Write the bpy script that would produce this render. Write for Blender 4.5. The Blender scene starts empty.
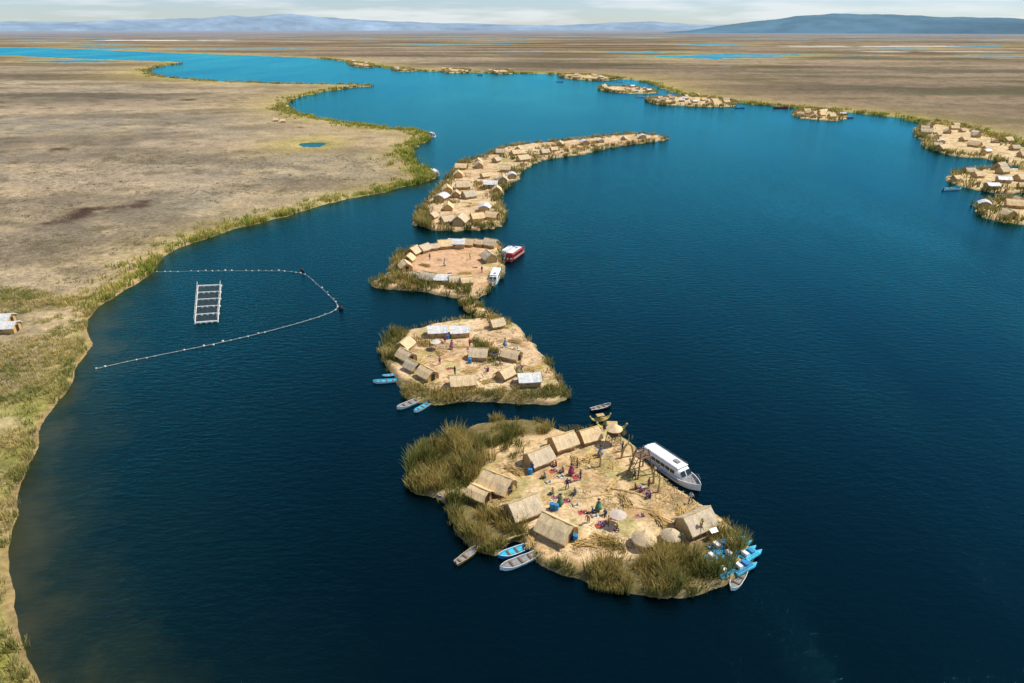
import bpy, math, random
import numpy as np
from mathutils import Vector, Matrix
rng=np.random.default_rng(7); random.seed(7)
S=bpy.context.scene
S.view_settings.view_transform='Standard'; S.view_settings.look='None'; S.view_settings.exposure=0
H=50.0; P=math.radians(24.7); F=683.0
cp,sp=math.cos(P),math.sin(P)
def G(x,y):
    """image pixel -> position on the lake plane (metres), projected through the camera"""
    u=(x-512)/F; v=(341.5-y)/F  # image coordinates to a camera ray
    t=H/(sp-v*cp)
    return (u*t,(cp+v*sp)*t)
def GP(l): return np.array([G(*p) for p in l])
cam=bpy.data.cameras.new('camera'); co=bpy.data.objects.new('camera',cam); S.collection.objects.link(co)
co.location=(0,0,H); co.rotation_euler=(math.pi/2-P,0,0); cam.lens=24; cam.sensor_width=36
cam.clip_start=0.5; cam.clip_end=90000; S.camera=co

# ---------------- light
tosun=Vector((0.80,0.22,0)).normalized()*math.cos(math.radians(55)); tosun.z=math.sin(math.radians(55))
sl=bpy.data.lights.new('sun','SUN'); sl.energy=5.0; sl.angle=math.radians(.5); sl.color=(1,.94,.82)
so=bpy.data.objects.new('sun',sl); S.collection.objects.link(so); so.rotation_euler=tosun.to_track_quat('Z','Y').to_euler(); so.location=(100,0,200)
W=bpy.data.worlds.new('World'); S.world=W; W.use_nodes=True
nt=W.node_tree; bg=nt.nodes['Background']; bg.inputs[1].default_value=.10
sk=nt.nodes.new('ShaderNodeTexSky'); sk.sky_type='NISHITA'; sk.sun_disc=False
sk.sun_elevation=math.radians(55); sk.sun_rotation=math.atan2(tosun.x,tosun.y); sk.altitude=1500; sk.air_density=1.2; sk.dust_density=.4; sk.ozone_density=3
tc=nt.nodes.new('ShaderNodeTexCoord'); mp=nt.nodes.new('ShaderNodeMapping'); mp.inputs['Scale'].default_value=(3,3,30)
nz=nt.nodes.new('ShaderNodeTexNoise'); nz.inputs['Scale'].default_value=2.2; nz.inputs['Detail'].default_value=7
rp=nt.nodes.new('ShaderNodeValToRGB'); rp.color_ramp.elements[0].position=.46; rp.color_ramp.elements[1].position=.62
mx=nt.nodes.new('ShaderNodeMix'); mx.data_type='RGBA'; mx.inputs[7].default_value=(8.6,9.0,9.3,1)
ml=nt.nodes.new('ShaderNodeMath'); ml.operation='MULTIPLY'; ml.inputs[1].default_value=.7
tn=nt.nodes.new('ShaderNodeMix'); tn.data_type='RGBA'; tn.blend_type='MULTIPLY'; tn.inputs[0].default_value=1; tn.inputs[7].default_value=(.84,.97,1.25,1)
L=nt.links.new
L(tc.outputs['Generated'],mp.inputs[0]); L(mp.outputs[0],nz.inputs['Vector']); L(nz.outputs[0],rp.inputs[0]); L(rp.outputs[0],ml.inputs[0]); L(ml.outputs[0],mx.inputs[0]); L(sk.outputs[0],tn.inputs[6]); L(tn.outputs[2],mx.inputs[6]); L(mx.outputs[2],bg.inputs[0])

# ---------------- numpy tools
def hsh(i,j,s):
    v=np.sin(i*127.1+j*311.7+s*74.7)*43758.5453
    return v-np.floor(v)
def vn(x,y,s=0):
    xi=np.floor(x); yi=np.floor(y); a=x-xi; b=y-yi; a=a*a*(3-2*a); b=b*b*(3-2*b)
    return (hsh(xi,yi,s)*(1-a)+hsh(xi+1,yi,s)*a)*(1-b)+(hsh(xi,yi+1,s)*(1-a)+hsh(xi+1,yi+1,s)*a)*b
def fbm(p,scale,o=4,s=0):
    x=p[:,0]/scale; y=p[:,1]/scale; r=0; a=.5; t=0
    for k in range(o):
        r=r+a*vn(x+k*17.3,y-k*9.1,s+k); t+=a; a*=.5; x=x*2.03; y=y*2.03
    return r/t
def ss(x,a=0,b=1):
    x=np.clip((x-a)/(b-a),0,1); return x*x*(3-2*x)
def mixc(a,b,f):
    f=np.asarray(f)[:,None]; return a*(1-f)+np.asarray(b)*f
def chaikin(p,n=1,closed=True):
    for _ in range(n):
        if closed:
            q=np.roll(p,-1,0); p=np.stack([p*.75+q*.25,p*.25+q*.75],1).reshape(-1,2)
        else:
            a=p[:-1]; q=p[1:]; m=np.stack([a*.75+q*.25,a*.25+q*.75],1).reshape(-1,2); p=np.vstack([p[:1],m,p[-1:]])
    return p
def sdist(pts,poly):
    """positive inside"""
    d=np.full(len(pts),1e18); ins=np.zeros(len(pts),bool); x=pts[:,0]; y=pts[:,1]; n=len(poly)
    for i in range(n):
        a=poly[i]; b=poly[(i+1)%n]; e=b-a; l=max(e@e,1e-9)
        t=np.clip(((x-a[0])*e[0]+(y-a[1])*e[1])/l,0,1)
        d=np.minimum(d,(x-a[0]-t*e[0])**2+(y-a[1]-t*e[1])**2)
        if a[1]!=b[1]:
            c=((a[1]>y)!=(b[1]>y))&(x<(b[0]-a[0])*(y-a[1])/(b[1]-a[1])+a[0]); ins^=c
    d=np.sqrt(d); return np.where(ins,d,-d)
def npmesh(name,V,Q,col=None,mat=None,smooth=True,attrs=None,link=True):
    me=bpy.data.meshes.new(name); k=Q.shape[1]
    me.vertices.add(len(V)); me.vertices.foreach_set('co',np.asarray(V,np.float32).ravel())
    me.loops.add(Q.size); me.loops.foreach_set('vertex_index',Q.astype(np.int32).ravel())
    me.polygons.add(len(Q)); me.polygons.foreach_set('loop_start',np.arange(len(Q),dtype=np.int32)*k)
    me.polygons.foreach_set('use_smooth',np.full(len(Q),smooth))
    me.update(calc_edges=True)
    if col is not None:
        a=me.color_attributes.new('col','FLOAT_COLOR','POINT'); c=np.ones((len(V),4),np.float32); c[:,:3]=col; a.data.foreach_set('color',c.ravel())
    for n,v in (attrs or {}).items():
        a=me.attributes.new(n,'FLOAT','POINT'); a.data.foreach_set('value',np.asarray(v,np.float32))
    if mat: me.materials.append(mat)
    if link:
        o=bpy.data.objects.new(name,me); S.collection.objects.link(o); return o
    return me

# ---------------- materials
def newmat(n,rough=.8):
    m=bpy.data.materials.new(n); m.use_nodes=True; t=m.node_tree; b=t.nodes['Principled BSDF']; b.inputs['Roughness'].default_value=rough
    b.inputs['Specular IOR Level'].default_value=.25
    return m,t,b
def noise(t,scale,det=5,rough=.6,coord='Object',vec=None):
    n=t.nodes.new('ShaderNodeTexNoise'); n.inputs['Scale'].default_value=scale; n.inputs['Detail'].default_value=det; n.inputs['Roughness'].default_value=rough
    c=t.nodes.new('ShaderNodeTexCoord')
    if vec:
        mm=t.nodes.new('ShaderNodeMapping'); mm.inputs['Scale'].default_value=vec; t.links.new(c.outputs[coord],mm.inputs[0]); t.links.new(mm.outputs[0],n.inputs['Vector'])
    else: t.links.new(c.outputs[coord],n.inputs['Vector'])
    return n
def ramp(t,src,stops):
    r=t.nodes.new('ShaderNodeValToRGB'); e=r.color_ramp.elements
    while len(e)<len(stops): e.new(.5)
    for k,(p,c) in zip(e,stops): k.position=p; k.color=(*c,1)
    t.links.new(src,r.inputs[0]); return r
def mul(t,a,b,f=1.0):
    m=t.nodes.new('ShaderNodeMix'); m.data_type='RGBA'; m.blend_type='MULTIPLY'; m.inputs[0].default_value=f
    t.links.new(a,m.inputs[6]); t.links.new(b,m.inputs[7]); return m.outputs[2]
def bump(t,b,src,dist,st=1):
    n=t.nodes.new('ShaderNodeBump'); n.inputs['Distance'].default_value=dist; n.inputs['Strength'].default_value=st
    t.links.new(src,n.inputs['Height']); t.links.new(n.outputs[0],b.inputs['Normal']); return n
def attrmat(n,s1,s2,bd,lo=.55,hi=1.45,rough=.95,vec=None):
    m,t,b=newmat(n,rough); a=t.nodes.new('ShaderNodeAttribute'); a.attribute_name='col'
    n1=noise(t,s1,6,.65,vec=vec); n2=noise(t,s2,4,.6)
    r1=ramp(t,n1.outputs[0],[(.3,(lo,)*3),(.7,(hi,)*3)]); r2=ramp(t,n2.outputs[0],[(.3,(.85,)*3),(.7,(1.15,1.13,1.1))])
    c=mul(t,a.outputs[0],r1.outputs[0]); c=mul(t,c,r2.outputs[0]); t.links.new(c,b.inputs['Base Color'])
    b.inputs['Specular IOR Level'].default_value=.05
    if bd: bump(t,b,n1.outputs[0],bd,.8)
    return m
M_land=attrmat('marsh_land',.9,.06,.30,.60,1.38)
M_isl=attrmat('reed_mat_ground',2.6,.35,.06,.70,1.30)
M_hill=attrmat('hill_slope',.004,.0006,0,.85,1.15)
def plantmat(n):
    m=bpy.data.materials.new(n); m.use_nodes=True; t=m.node_tree; t.nodes.clear()
    a=t.nodes.new('ShaderNodeAttribute'); a.attribute_name='col'; d=t.nodes.new('ShaderNodeBsdfDiffuse'); r=t.nodes.new('ShaderNodeBsdfTranslucent'); x=t.nodes.new('ShaderNodeMixShader'); x.inputs[0].default_value=.35; o=t.nodes.new('ShaderNodeOutputMaterial')
    t.links.new(a.outputs[0],d.inputs[0]); t.links.new(a.outputs[0],r.inputs[0]); t.links.new(d.outputs[0],x.inputs[1]); t.links.new(r.outputs[0],x.inputs[2]); t.links.new(x.outputs[0],o.inputs[0]); return m
M_reed=plantmat('totora_reed')
def plain(n,c,rough=.6,var=.15,sc=3,metal=0,spec=.3):
    m,t,b=newmat(n,rough); nn=noise(t,sc,5); r=ramp(t,nn.outputs[0],[(.3,tuple(k*(1-var) for k in c)),(.7,tuple(min(1,k*(1+var)) for k in c))])
    t.links.new(r.outputs[0],b.inputs['Base Color']); b.inputs['Metallic'].default_value=metal; b.inputs['Specular IOR Level'].default_value=spec; return m
def thatch(n,ca,cb,vec,bd=.06):
    m,t,b=newmat(n,.95); b.inputs['Specular IOR Level'].default_value=.05
    nn=noise(t,1.0,6,.7,vec=vec); n2=noise(t,.9,3)
    oi=t.nodes.new('ShaderNodeObjectInfo'); r=ramp(t,oi.outputs['Random'],[(0,ca),(.5,tuple((x+y)/2 for x,y in zip(ca,cb))),(1,cb)])
    r1=ramp(t,nn.outputs[0],[(.3,(.64,.62,.59)),(.7,(1.3,1.29,1.27))]); r2=ramp(t,n2.outputs[0],[(.3,(.84,.84,.86)),(.7,(1.18,1.16,1.1))])
    c=mul(t,mul(t,r.outputs[0],r1.outputs[0]),r2.outputs[0]); t.links.new(c,b.inputs['Base Color']); bump(t,b,nn.outputs[0],bd); return m
M_roof=thatch('roof_thatch',(.74,.55,.31),(.50,.43,.33),(14,2.2,2.2),.035)
M_wall=thatch('reed_wall',(.60,.40,.16),(.50,.36,.18),(12,12,.8),.03)
M_bund=thatch('reed_bundle',(.56,.40,.17),(.48,.35,.15),(3,16,16),.04)
M_dark=plain('dark_opening',(.03,.022,.016))
M_tin=plain('tin_roof',(.60,.59,.56),.5,.25,2)
M_wood=plain('weathered_wood',(.18,.11,.06),.8,.3)
M_white=plain('white_paint',(.75,.76,.75),.4,.08)
M_glass=plain('dark_glass',(.012,.016,.02),.08,.1,spec=.6)
M_blue=plain('blue_paint',(.03,.20,.42),.5,.25)
M_cyan=plain('turquoise_paint',(.05,.42,.58),.5,.3)
M_red=plain('red_paint',(.42,.04,.03),.5,.2)
M_grey=plain('grey_floor',(.24,.24,.23),.8,.25)
M_yel=plain('totora_yellow',(.55,.42,.12),.8,.3,6)
M_black=plain('black_rubber',(.02,.02,.02),.7)
M_skin=plain('skin',(.30,.16,.10),.6,.05); M_hair=plain('hair',(.012,.01,.01),.5,.1); M_pants=plain('trousers',(.03,.035,.06),.8); 
def objcol(n):
    m,t,b=newmat(n,.85); oi=t.nodes.new('ShaderNodeObjectInfo'); nn=noise(t,8,4); r=ramp(t,nn.outputs[0],[(.3,(.7,)*3),(.7,(1.15,)*3)]); t.links.new(mul(t,oi.outputs['Color'],r.outputs[0]),b.inputs['Base Color']); return m
M_cloth=objcol('cloth')

# water
def watermat():
    m=bpy.data.materials.new('lake_water'); m.use_nodes=True; t=m.node_tree; t.nodes.clear()
    o=t.nodes.new('ShaderNodeOutputMaterial'); a=t.nodes.new('ShaderNodeAttribute'); a.attribute_name='shore'
    n0=noise(t,.07,6,.65) 
    ad=t.nodes.new('ShaderNodeMath'); ad.operation='MULTIPLY_ADD'; ad.inputs[1].default_value=26; t.links.new(n0.outputs[0],ad.inputs[0])
    sb=t.nodes.new('ShaderNodeMath'); sb.operation='SUBTRACT'; sb.inputs[1].default_value=12; t.links.new(a.outputs['Fac'],ad.inputs[2]); t.links.new(ad.outputs[0],sb.inputs[0])
    dv=t.nodes.new('ShaderNodeMath'); dv.operation='DIVIDE'; dv.inputs[1].default_value=26; dv.use_clamp=True; t.links.new(sb.outputs[0],dv.inputs[0])
    cr=ramp(t,dv.outputs[0],[(0,(.036,.033,.012)),(.18,(.010,.015,.007)),(.45,(.0012,.005,.0055)),(1,(.0001,.0020,.0038))])
    w2=noise(t,.011,5,.6,vec=(1,.35,1)); r2=ramp(t,w2.outputs[0],[(.38,(.35,)*3),(.62,(1,)*3)])
    rr=ramp(t,w2.outputs[0],[(.40,(.07,)*3),(.62,(.22,)*3)])
    d=t.nodes.new('ShaderNodeBsdfDiffuse'); t.links.new(cr.outputs[0],d.inputs[0])
    g=t.nodes.new('ShaderNodeBsdfGlossy'); g.inputs['Color'].default_value=(.16,.86,1,1); t.links.new(rr.outputs[0],g.inputs['Roughness'])
    fr=t.nodes.new('ShaderNodeFresnel'); fr.inputs[0].default_value=1.33
    w1=noise(t,.6,7,.66,vec=(1,1.9,1))
    b=t.nodes.new('ShaderNodeBump'); b.inputs['Distance'].default_value=.24; t.links.new(w1.outputs[0],b.inputs['Height']); t.links.new(r2.outputs[0],b.inputs['Strength'])
    t.links.new(b.outputs[0],g.inputs['Normal']); t.links.new(b.outputs[0],fr.inputs['Normal'])
    mx=t.nodes.new('ShaderNodeMixShader'); t.links.new(fr.outputs[0],mx.inputs[0]); t.links.new(d.outputs[0],mx.inputs[1]); t.links.new(g.outputs[0],mx.inputs[2]); t.links.new(mx.outputs[0],o.inputs[0]); return m
M_water=watermat()

# ---------------- lake outline
left=[(400,1500),(150,900),(80,760),(35,683),(18,640),(8,600),(5,560),(8,530),(18,495),(30,455),(48,415),(62,395),(80,372),(92,345),(90,325),(95,305),(130,290),(150,272),(165,255),(200,240),(240,228),(290,214),(330,204),(370,195),(405,187),(430,181),(434,173),(415,161),(406,151),(422,143),(434,136),(418,130),(390,129),(340,122),(300,115),(283,107),(290,100),(320,92),(345,88),(376,85.5),(345,84),(300,84),(260,83),(210,81),(165,77),(142,72),(158,66.5),(185,63),(160,61),(120,60),(60,58),(0,55),(-300,57)]
far=[(-300,47),(0,47.5),(60,48),(150,52),(240,55),(320,58),(360,63),(390,69),(440,72),(500,73),(560,74),(620,78),(655,84),(670,92),(700,98),(740,103),(800,108),(860,113),(900,118),(930,124),(970,130),(1000,138),(1024,145),(1100,168),(1300,230)]
lake=np.vstack([GP(left),GP(far),[[500,60],[500,-600],[-20,-600]]]); lake=chaikin(lake,1)
def lakesd(p):
    s=-sdist(p,lake); d=np.hypot(p[:,0],p[:,1])
    k=np.clip(d/160,.7,7)
    s=s+(fbm(p,9,4,3)-.5)*3.6*k*np.exp(-np.abs(s)/60)
    pc=np.array(G(312,144.5)); pd=np.hypot(p[:,0]-pc[0],(p[:,1]-pc[1])*.8)-6.5+(fbm(p,5,3,8)-.5)*6
    # pools and channels in the far marsh
    pn=fbm(np.stack([p[:,0]*.35,p[:,1]],1),120,4,201); ch=np.where((d>1150)&(d<5000)&(s>25),(.71-pn)*500,999.)
    return np.minimum(np.minimum(s,pd),ch)
ang=np.radians(np.concatenate([np.arange(-180,-50,4),np.arange(-50,50.01,.165),np.arange(54,180,4)]))
def rings(r0,r1,q): 
    n=int(math.log(r1/r0)/q); return r0*np.exp(np.linspace(0,math.log(r1/r0),n))
R=np.concatenate([[1,8,16,24],rings(32,45000,.0115)])
def polar(R,ang):
    A,RR=np.meshgrid(ang,R); p=np.stack([np.sin(A).ravel()*RR.ravel(),np.cos(A).ravel()*RR.ravel()],1)
    na=len(ang); i=np.arange(len(R)-1)[:,None]*na; j=np.arange(na)[None,:]; j2=(j+1)%na
    q=np.stack([(i+j),(i+na+j),(i+na+j2),(i+j2)],-1).reshape(-1,4)[:,::-1]; return p,q
p,q=polar(R,ang); sd=lakesd(p)
def landcolor(p,sd):
    d=np.hypot(p[:,0],p[:,1]); n1=fbm(p,70,4,11); n2=fbm(p,14,4,12); n3=fbm(p,3.5,3,13); n0=fbm(p,350,4,14)
    c=np.tile(np.array([.345,.27,.18]),(len(p),1))
    c=mixc(c,[.25,.215,.155],ss(n1,.35,.65)); c=mixc(c,[.44,.34,.20],ss(n2,.5,.75)*.6)
    st=np.stack([p[:,0]*.4,p[:,1]],1); c=mixc(c,[.14,.115,.08],ss(fbm(st,26,5,24),.47,.66)*.65)
    right=ss(p[:,0],-60,60)*ss(p[:,1],250,420)
    c=mixc(c,[.22,.16,.10],np.clip(right*.85,0,1)); 
    far=ss(d,900,1900); c=mixc(c,[.165,.11,.078],far*(.6+.4*ss(n0,.35,.6))); 
    sf=np.stack([p[:,0]*.25,p[:,1]],1)
    c=mixc(c,[.34,.27,.18],ss(fbm(sf,260,5,21),.47,.62)*ss(d,700,1300)*.5)
    c=mixc(c,[.055,.045,.03],ss(fbm(np.stack([p[:,0]*.3,p[:,1]],1),90,5,23),.46,.62)*.65*ss(d,450,800))
    c=mixc(c,[.08,.08,.035],ss(fbm(np.stack([p[:,0]*.4,p[:,1]],1),35,4,25),.52,.66)*.6*right)
    c=mixc(c,[.10,.085,.05],ss(fbm(p,7,3,27),.58,.75)*.55)
    k=np.clip(d/150,1,6)
    near=1-ss(d,120,330)
    c=mixc(c,[.50,.36,.13],np.exp(-sd/(7*k))*.75); c=mixc(c,[.21,.23,.05],np.exp(-sd/(3.0*k))*ss(n2,.25,.6)*.85)
    g=ss(n2,.42,.62)*near*np.exp(-sd/28)*ss(250-d,60,150); c=mixc(c,[.24,.24,.05],g*.8); c=mixc(c,[.10,.11,.03],ss(n3,.55,.75)*near*.5*np.exp(-sd/40))
    c=mixc(c,[.52,.40,.23],ss(fbm(p,9,3,26),.55,.7)*near*.6)
    c=mixc(c,[.30,.20,.10],(1-ss(sd,.3,1.8))*near*.8)
    for (x,y,r) in [(78,216,7),(96,211,5),(137,206,6),(60,224,4),(120,209,4),(300,128,3),(190,100,9),(60,150,6)]:
        a=np.array(G(x,y)); m=1-ss(np.hypot(p[:,0]-a[0],(p[:,1]-a[1])*.8)+(n3-.5)*7,r*.3,r); c=mixc(c,[.06,.035,.025],m*.85)
    for (x0,x1,y,ry,s) in [(95,235,40.2,170,1),(0,90,42.5,160,.45),(780,960,46,90,.7),(860,1024,52,60,.45),(560,700,44,80,.25)]:
        a=np.array(G(x0,y)); b=np.array(G(x1,y)); u=(p[:,0]-a[0])/(b[0]-a[0]); w=np.abs(p[:,1]-a[1]+(n0-.5)*120)/ry
        c=mixc(c,[.74,.70,.62],s*(1-ss(w,.3,1))*ss(u,-.05,.1)*(1-ss(u,.9,1.05))*ss(n1,.3,.6))
    c=c*(.84+.32*n3)[:,None]
    c=mixc(c,[.26,.31,.37],ss(np.log(d),np.log(2400),np.log(14000))*.8)  # aerial haze painted into the land colour, growing with distance
    return c
z=-.5+ss(sd,-2.5,2.5)*.95+np.clip(sd,0,1)*((fbm(p,5,3,31)-.5)*.5+(fbm(p,1.3,2,33)-.5)*.25)
z=np.where(sd<-3,-.6,z)
keep=(sd[q].max(1)>-3)
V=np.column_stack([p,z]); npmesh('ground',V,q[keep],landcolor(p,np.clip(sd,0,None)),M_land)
ang2=np.radians(np.concatenate([np.arange(-180,-50,6),np.arange(-50,50.01,1.0),np.arange(54,180,6)])); R2=np.concatenate([[.5,10,20],rings(32,45000,.04)])
p2,q2=polar(R2,ang2); sw=-lakesd(p2); sw=np.where(np.hypot(p2[:,0],p2[:,1])>900,np.maximum(sw,25),sw)
npmesh('lake_water',np.column_stack([p2,np.zeros(len(p2))]),q2,None,M_water,attrs={'shore':sw})

# ---------------- hills
def hillrange(name,prof,r0,r1,colr,seed,base=-5):
    xs=np.array([a for a,b in prof],float); ys=np.array([b for a,b in prof],float)
    X=np.linspace(xs[0],xs[-1],600); Y=np.interp(X,xs,ys)
    n=24; T=np.linspace(0,1,n);rc=(r0+r1)/2
    u=(X-512)/F; v=(341.5-Y)/F; t=rc/np.sqrt(u*u+(cp+v*sp)**2); top=H+t*(-sp+v*cp); th=np.arctan2(u,cp+.46*sp)
    pts=[];zz=[]
    for k in T:
        r=r0+(r1-r0)*k; pp=np.stack([np.sin(th)*r,np.cos(th)*r],1); e=math.sin(math.pi*k)**.8
        nn=fbm(pp,900,5,seed); zz.append(base+np.maximum(top-base,0)*e*(.72+.5*nn)*(.9+.1*fbm(pp,300,3,seed+5))); pts.append(pp)
    p=np.vstack(pts); zv=np.concatenate(zz); m=len(X)
    i=np.arange(n-1)[:,None]*m; j=np.arange(m-1)[None,:]; q=np.stack([i+j,i+j+1,i+m+j+1,i+m+j],-1).reshape(-1,4)
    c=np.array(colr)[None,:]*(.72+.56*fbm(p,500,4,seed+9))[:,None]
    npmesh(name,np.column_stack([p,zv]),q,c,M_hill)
hillrange('hills',[(-500,24),(-200,22),(0,21),(60,20),(120,18),(180,19),(230,16),(295,13),(330,17),(380,19),(430,21),(480,23),(560,25),(600,23),(650,19),(690,24),(760,24),(1100,22)],14000,17000,(.23,.32,.42),41)  # far range: pale blue-grey base colour has the aerial haze painted in
hillrange('hills',[(640,34),(690,30),(720,25),(760,19),(795,14),(830,13),(870,15),(920,14),(980,17),(1024,18),(1150,17),(1400,26)],7500,10000,(.09,.175,.24),51)  # nearer range: haze blue also painted into the colour, darker

# ---------------- reeds
def blades(name,C,h,w,rad,lean,c0,c1,z0=.3,link=True):
    n=len(C); a=rng.uniform(0,2*np.pi,n); r=rad*np.sqrt(rng.uniform(0,1,n)); off=np.stack([np.cos(a),np.sin(a)],1)
    b=C[:,:2]+off*r[:,None]; hh=np.asarray(h)*rng.uniform(.6,1.15,n)
    la=a+rng.normal(0,.7,n); ld=np.stack([np.cos(la),np.sin(la)],1)*(lean*rng.uniform(.2,1.4,n)*hh)[:,None]
    fa=rng.uniform(0,np.pi,n); ww=np.asarray(w)*rng.uniform(.6,1.3,n); f=np.stack([np.cos(fa),np.sin(fa)],1)*ww[:,None]/2
    zb=np.full(n,z0)
    def row(xy,z,k): return np.stack([np.column_stack([xy-f*k,z]),np.column_stack([xy+f*k,z])],1)
    V=np.concatenate([row(b,zb-.15,1),row(b+ld*.3,zb+hh*.6,.9),row(b+ld,zb+hh*.97,.25)],1).reshape(-1,3)
    o=np.arange(n)[:,None]*6; Q=np.concatenate([o+np.array([0,1,3,2]),o+np.array([2,3,5,4])],0)
    m=rng.uniform(0,1,n)[:,None]; pn=fbm(b,3.,3,61)[:,None]; m=np.clip(m*.45+ss(pn,.32,.66)*.7,0,1)
    base=np.array(c0)*(1-m)+np.array(c1)*m; base=base*rng.uniform(.65,1.3,n)[:,None]
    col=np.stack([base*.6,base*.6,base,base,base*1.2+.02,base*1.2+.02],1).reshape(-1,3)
    return npmesh(name,V,Q,col,M_reed,False)
GRN=(.16,.18,.035); STR=(.50,.37,.13); 
def inpoly(poly,n):
    lo=poly.min(0); hi=poly.max(0); out=[]
    tot=0
    while tot<n:
        c=rng.uniform(lo,hi,(max(n,50),2)); c=c[sdist(c,poly)>0]; out.append(c); tot+=len(c)
    return np.vstack(out)[:n]
def area(p): x,y=p[:,0],p[:,1]; return abs(np.dot(x,np.roll(y,-1))-np.dot(y,np.roll(x,-1)))/2
def clumps(cent,per): return np.repeat(cent,per,0)
def shoreband(name,px,dens,wd,h,bw=.1,rad=.7,c0=GRN,c1=STR,per=12,thr=.4):
    l=chaikin(GP(px),2,False); seg=np.linalg.norm(np.diff(l,axis=0),axis=1); cum=np.concatenate([[0],np.cumsum(seg)]); T=cum[-1]
    n=int(T*dens); t=rng.uniform(0,T,n); x=np.interp(t,cum,l[:,0]); y=np.interp(t,cum,l[:,1])
    a=rng.uniform(0,2*np.pi,n); rr=np.abs(rng.normal(0,wd,n)); c=np.stack([x+np.cos(a)*rr,y+np.sin(a)*rr],1)
    s=lakesd(c); k=(s>.2)&(fbm(c,6,3,71)>thr); c=c[k]
    C=clumps(c,per); return blades(name,C,h,bw,rad,.35,c0,c1,.25)
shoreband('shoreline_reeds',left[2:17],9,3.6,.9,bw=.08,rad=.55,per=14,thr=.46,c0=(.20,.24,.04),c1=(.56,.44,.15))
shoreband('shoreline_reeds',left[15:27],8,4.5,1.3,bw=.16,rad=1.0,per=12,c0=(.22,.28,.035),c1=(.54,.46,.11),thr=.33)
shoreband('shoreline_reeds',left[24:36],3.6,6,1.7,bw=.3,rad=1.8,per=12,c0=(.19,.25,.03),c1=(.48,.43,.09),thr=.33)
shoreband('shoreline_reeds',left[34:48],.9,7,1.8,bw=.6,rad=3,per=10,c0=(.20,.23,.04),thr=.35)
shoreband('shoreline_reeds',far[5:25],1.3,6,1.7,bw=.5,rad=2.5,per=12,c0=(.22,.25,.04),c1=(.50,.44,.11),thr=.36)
mp_=GP([(-80,683),(30,683),(0,600),(0,530),(25,455),(80,370),(92,310),(160,255),(280,214),(400,184),(400,160),(200,150),(-60,170)])
c=inpoly(mp_,5600); c=c[(lakesd(c)>1)&(fbm(c,12,4,83)>.45)]
blades('marsh_tussocks',clumps(c,9),.45,.12,.6,.6,(.22,.18,.10),(.46,.37,.24),.3)
c=inpoly(GP([(-80,683),(35,683),(5,600),(5,530),(25,455),(62,385),(92,330),(92,300),(-60,280)]),3600); c=c[(lakesd(c)>.9)&(fbm(c,7,3,81)>.50)]
blades('marsh_tussocks',clumps(c,14),.8,.08,.5,.5,(.22,.24,.05),(.58,.46,.19),.3)

# ---------------- islands
def island(name,px,res,reeds=(),tone=(.60,.43,.235),top=.55,worn=None,noisea=1.6):
    poly=chaikin(GP(px),1); lo=poly.min(0)-2; hi=poly.max(0)+2
    xs=np.arange(lo[0],hi[0],res); ys=np.arange(lo[1],hi[1],res); X,Y=np.meshgrid(xs,ys); p=np.stack([X.ravel(),Y.ravel()],1)
    s=sdist(p,poly)+(fbm(p,2.5,4,91)-.5)*noisea
    z=-.35+(top+.35)*ss(s,-.6,.9)+np.clip(s,0,1)*((fbm(p,1.1,3,92)-.5)*.22+(fbm(p,5,2,93)-.5)*.25)
    c=np.tile(np.array(tone),(len(p),1)); n2=fbm(p,2.2,4,94); n3=fbm(p,.7,3,95); n1=fbm(p,7,3,96)
    c=mixc(c,np.array(tone)*[.68,.58,.48],ss(n2,.47,.7)*.85); c=mixc(c,[.68,.54,.34],ss(n1,.5,.7)*.5); c=mixc(c,[.22,.17,.07],ss(n3,.6,.8)*.65)
    c=mixc(c,[.28,.28,.08],ss(fbm(p,3.1,3,98),.60,.73)*.55)
    if worn: c=mixc(c,worn,ss(s,3,6)*.6)
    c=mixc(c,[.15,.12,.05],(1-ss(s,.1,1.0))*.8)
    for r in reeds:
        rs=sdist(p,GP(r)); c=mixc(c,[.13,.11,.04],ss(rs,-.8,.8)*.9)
    c=c*(.85+.3*fbm(p,.5,2,97))[:,None]
    nx=len(xs); i=np.arange(len(ys)-1)[:,None]*nx; j=np.arange(nx-1)[None,:]; q=np.stack([i+j,i+j+1,i+nx+j+1,i+nx+j],-1).reshape(-1,4)
    k=s[q].max(1)>-.65; npmesh(name,np.column_stack([p,z]),q[k],c,M_isl); return poly
def reedfill(name,px,dens,per,h,bw,rad,c0=GRN,c1=STR,thr=.0,lean=.35):
    poly=GP(px); n=max(4,int(area(poly)*dens)); c=inpoly(poly,n); f=fbm(c,2.4,3,101); c=c[f>thr]; hh=np.repeat(h*(.4+1.1*ss(fbm(c,3,3,103),.25,.75)),per)
    return blades(name,clumps(c,per),hh,bw,rad,lean,c0,c1,.35)
def edgereeds(name,poly,dens,per,h,bw,rad,thr=.5,inset=.4,c0=GRN,c1=STR):
    q=np.vstack([poly,poly[:1]]); seg=np.linalg.norm(np.diff(q,axis=0),axis=1); cum=np.concatenate([[0],np.cumsum(seg)]); n=int(cum[-1]*dens); t=rng.uniform(0,cum[-1],n)
    c=np.stack([np.interp(t,cum,q[:,0]),np.interp(t,cum,q[:,1])],1)+rng.normal(0,inset,(n,2)); k=(fbm(c,5,3,105)>thr)&(sdist(c,poly)>-.3); c=c[k]
    if len(c): blades(name,clumps(c,per),h,bw,rad,.4,c0,c1,.3)
RG=(.105,.135,.026); RS=(.46,.35,.11)
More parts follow.
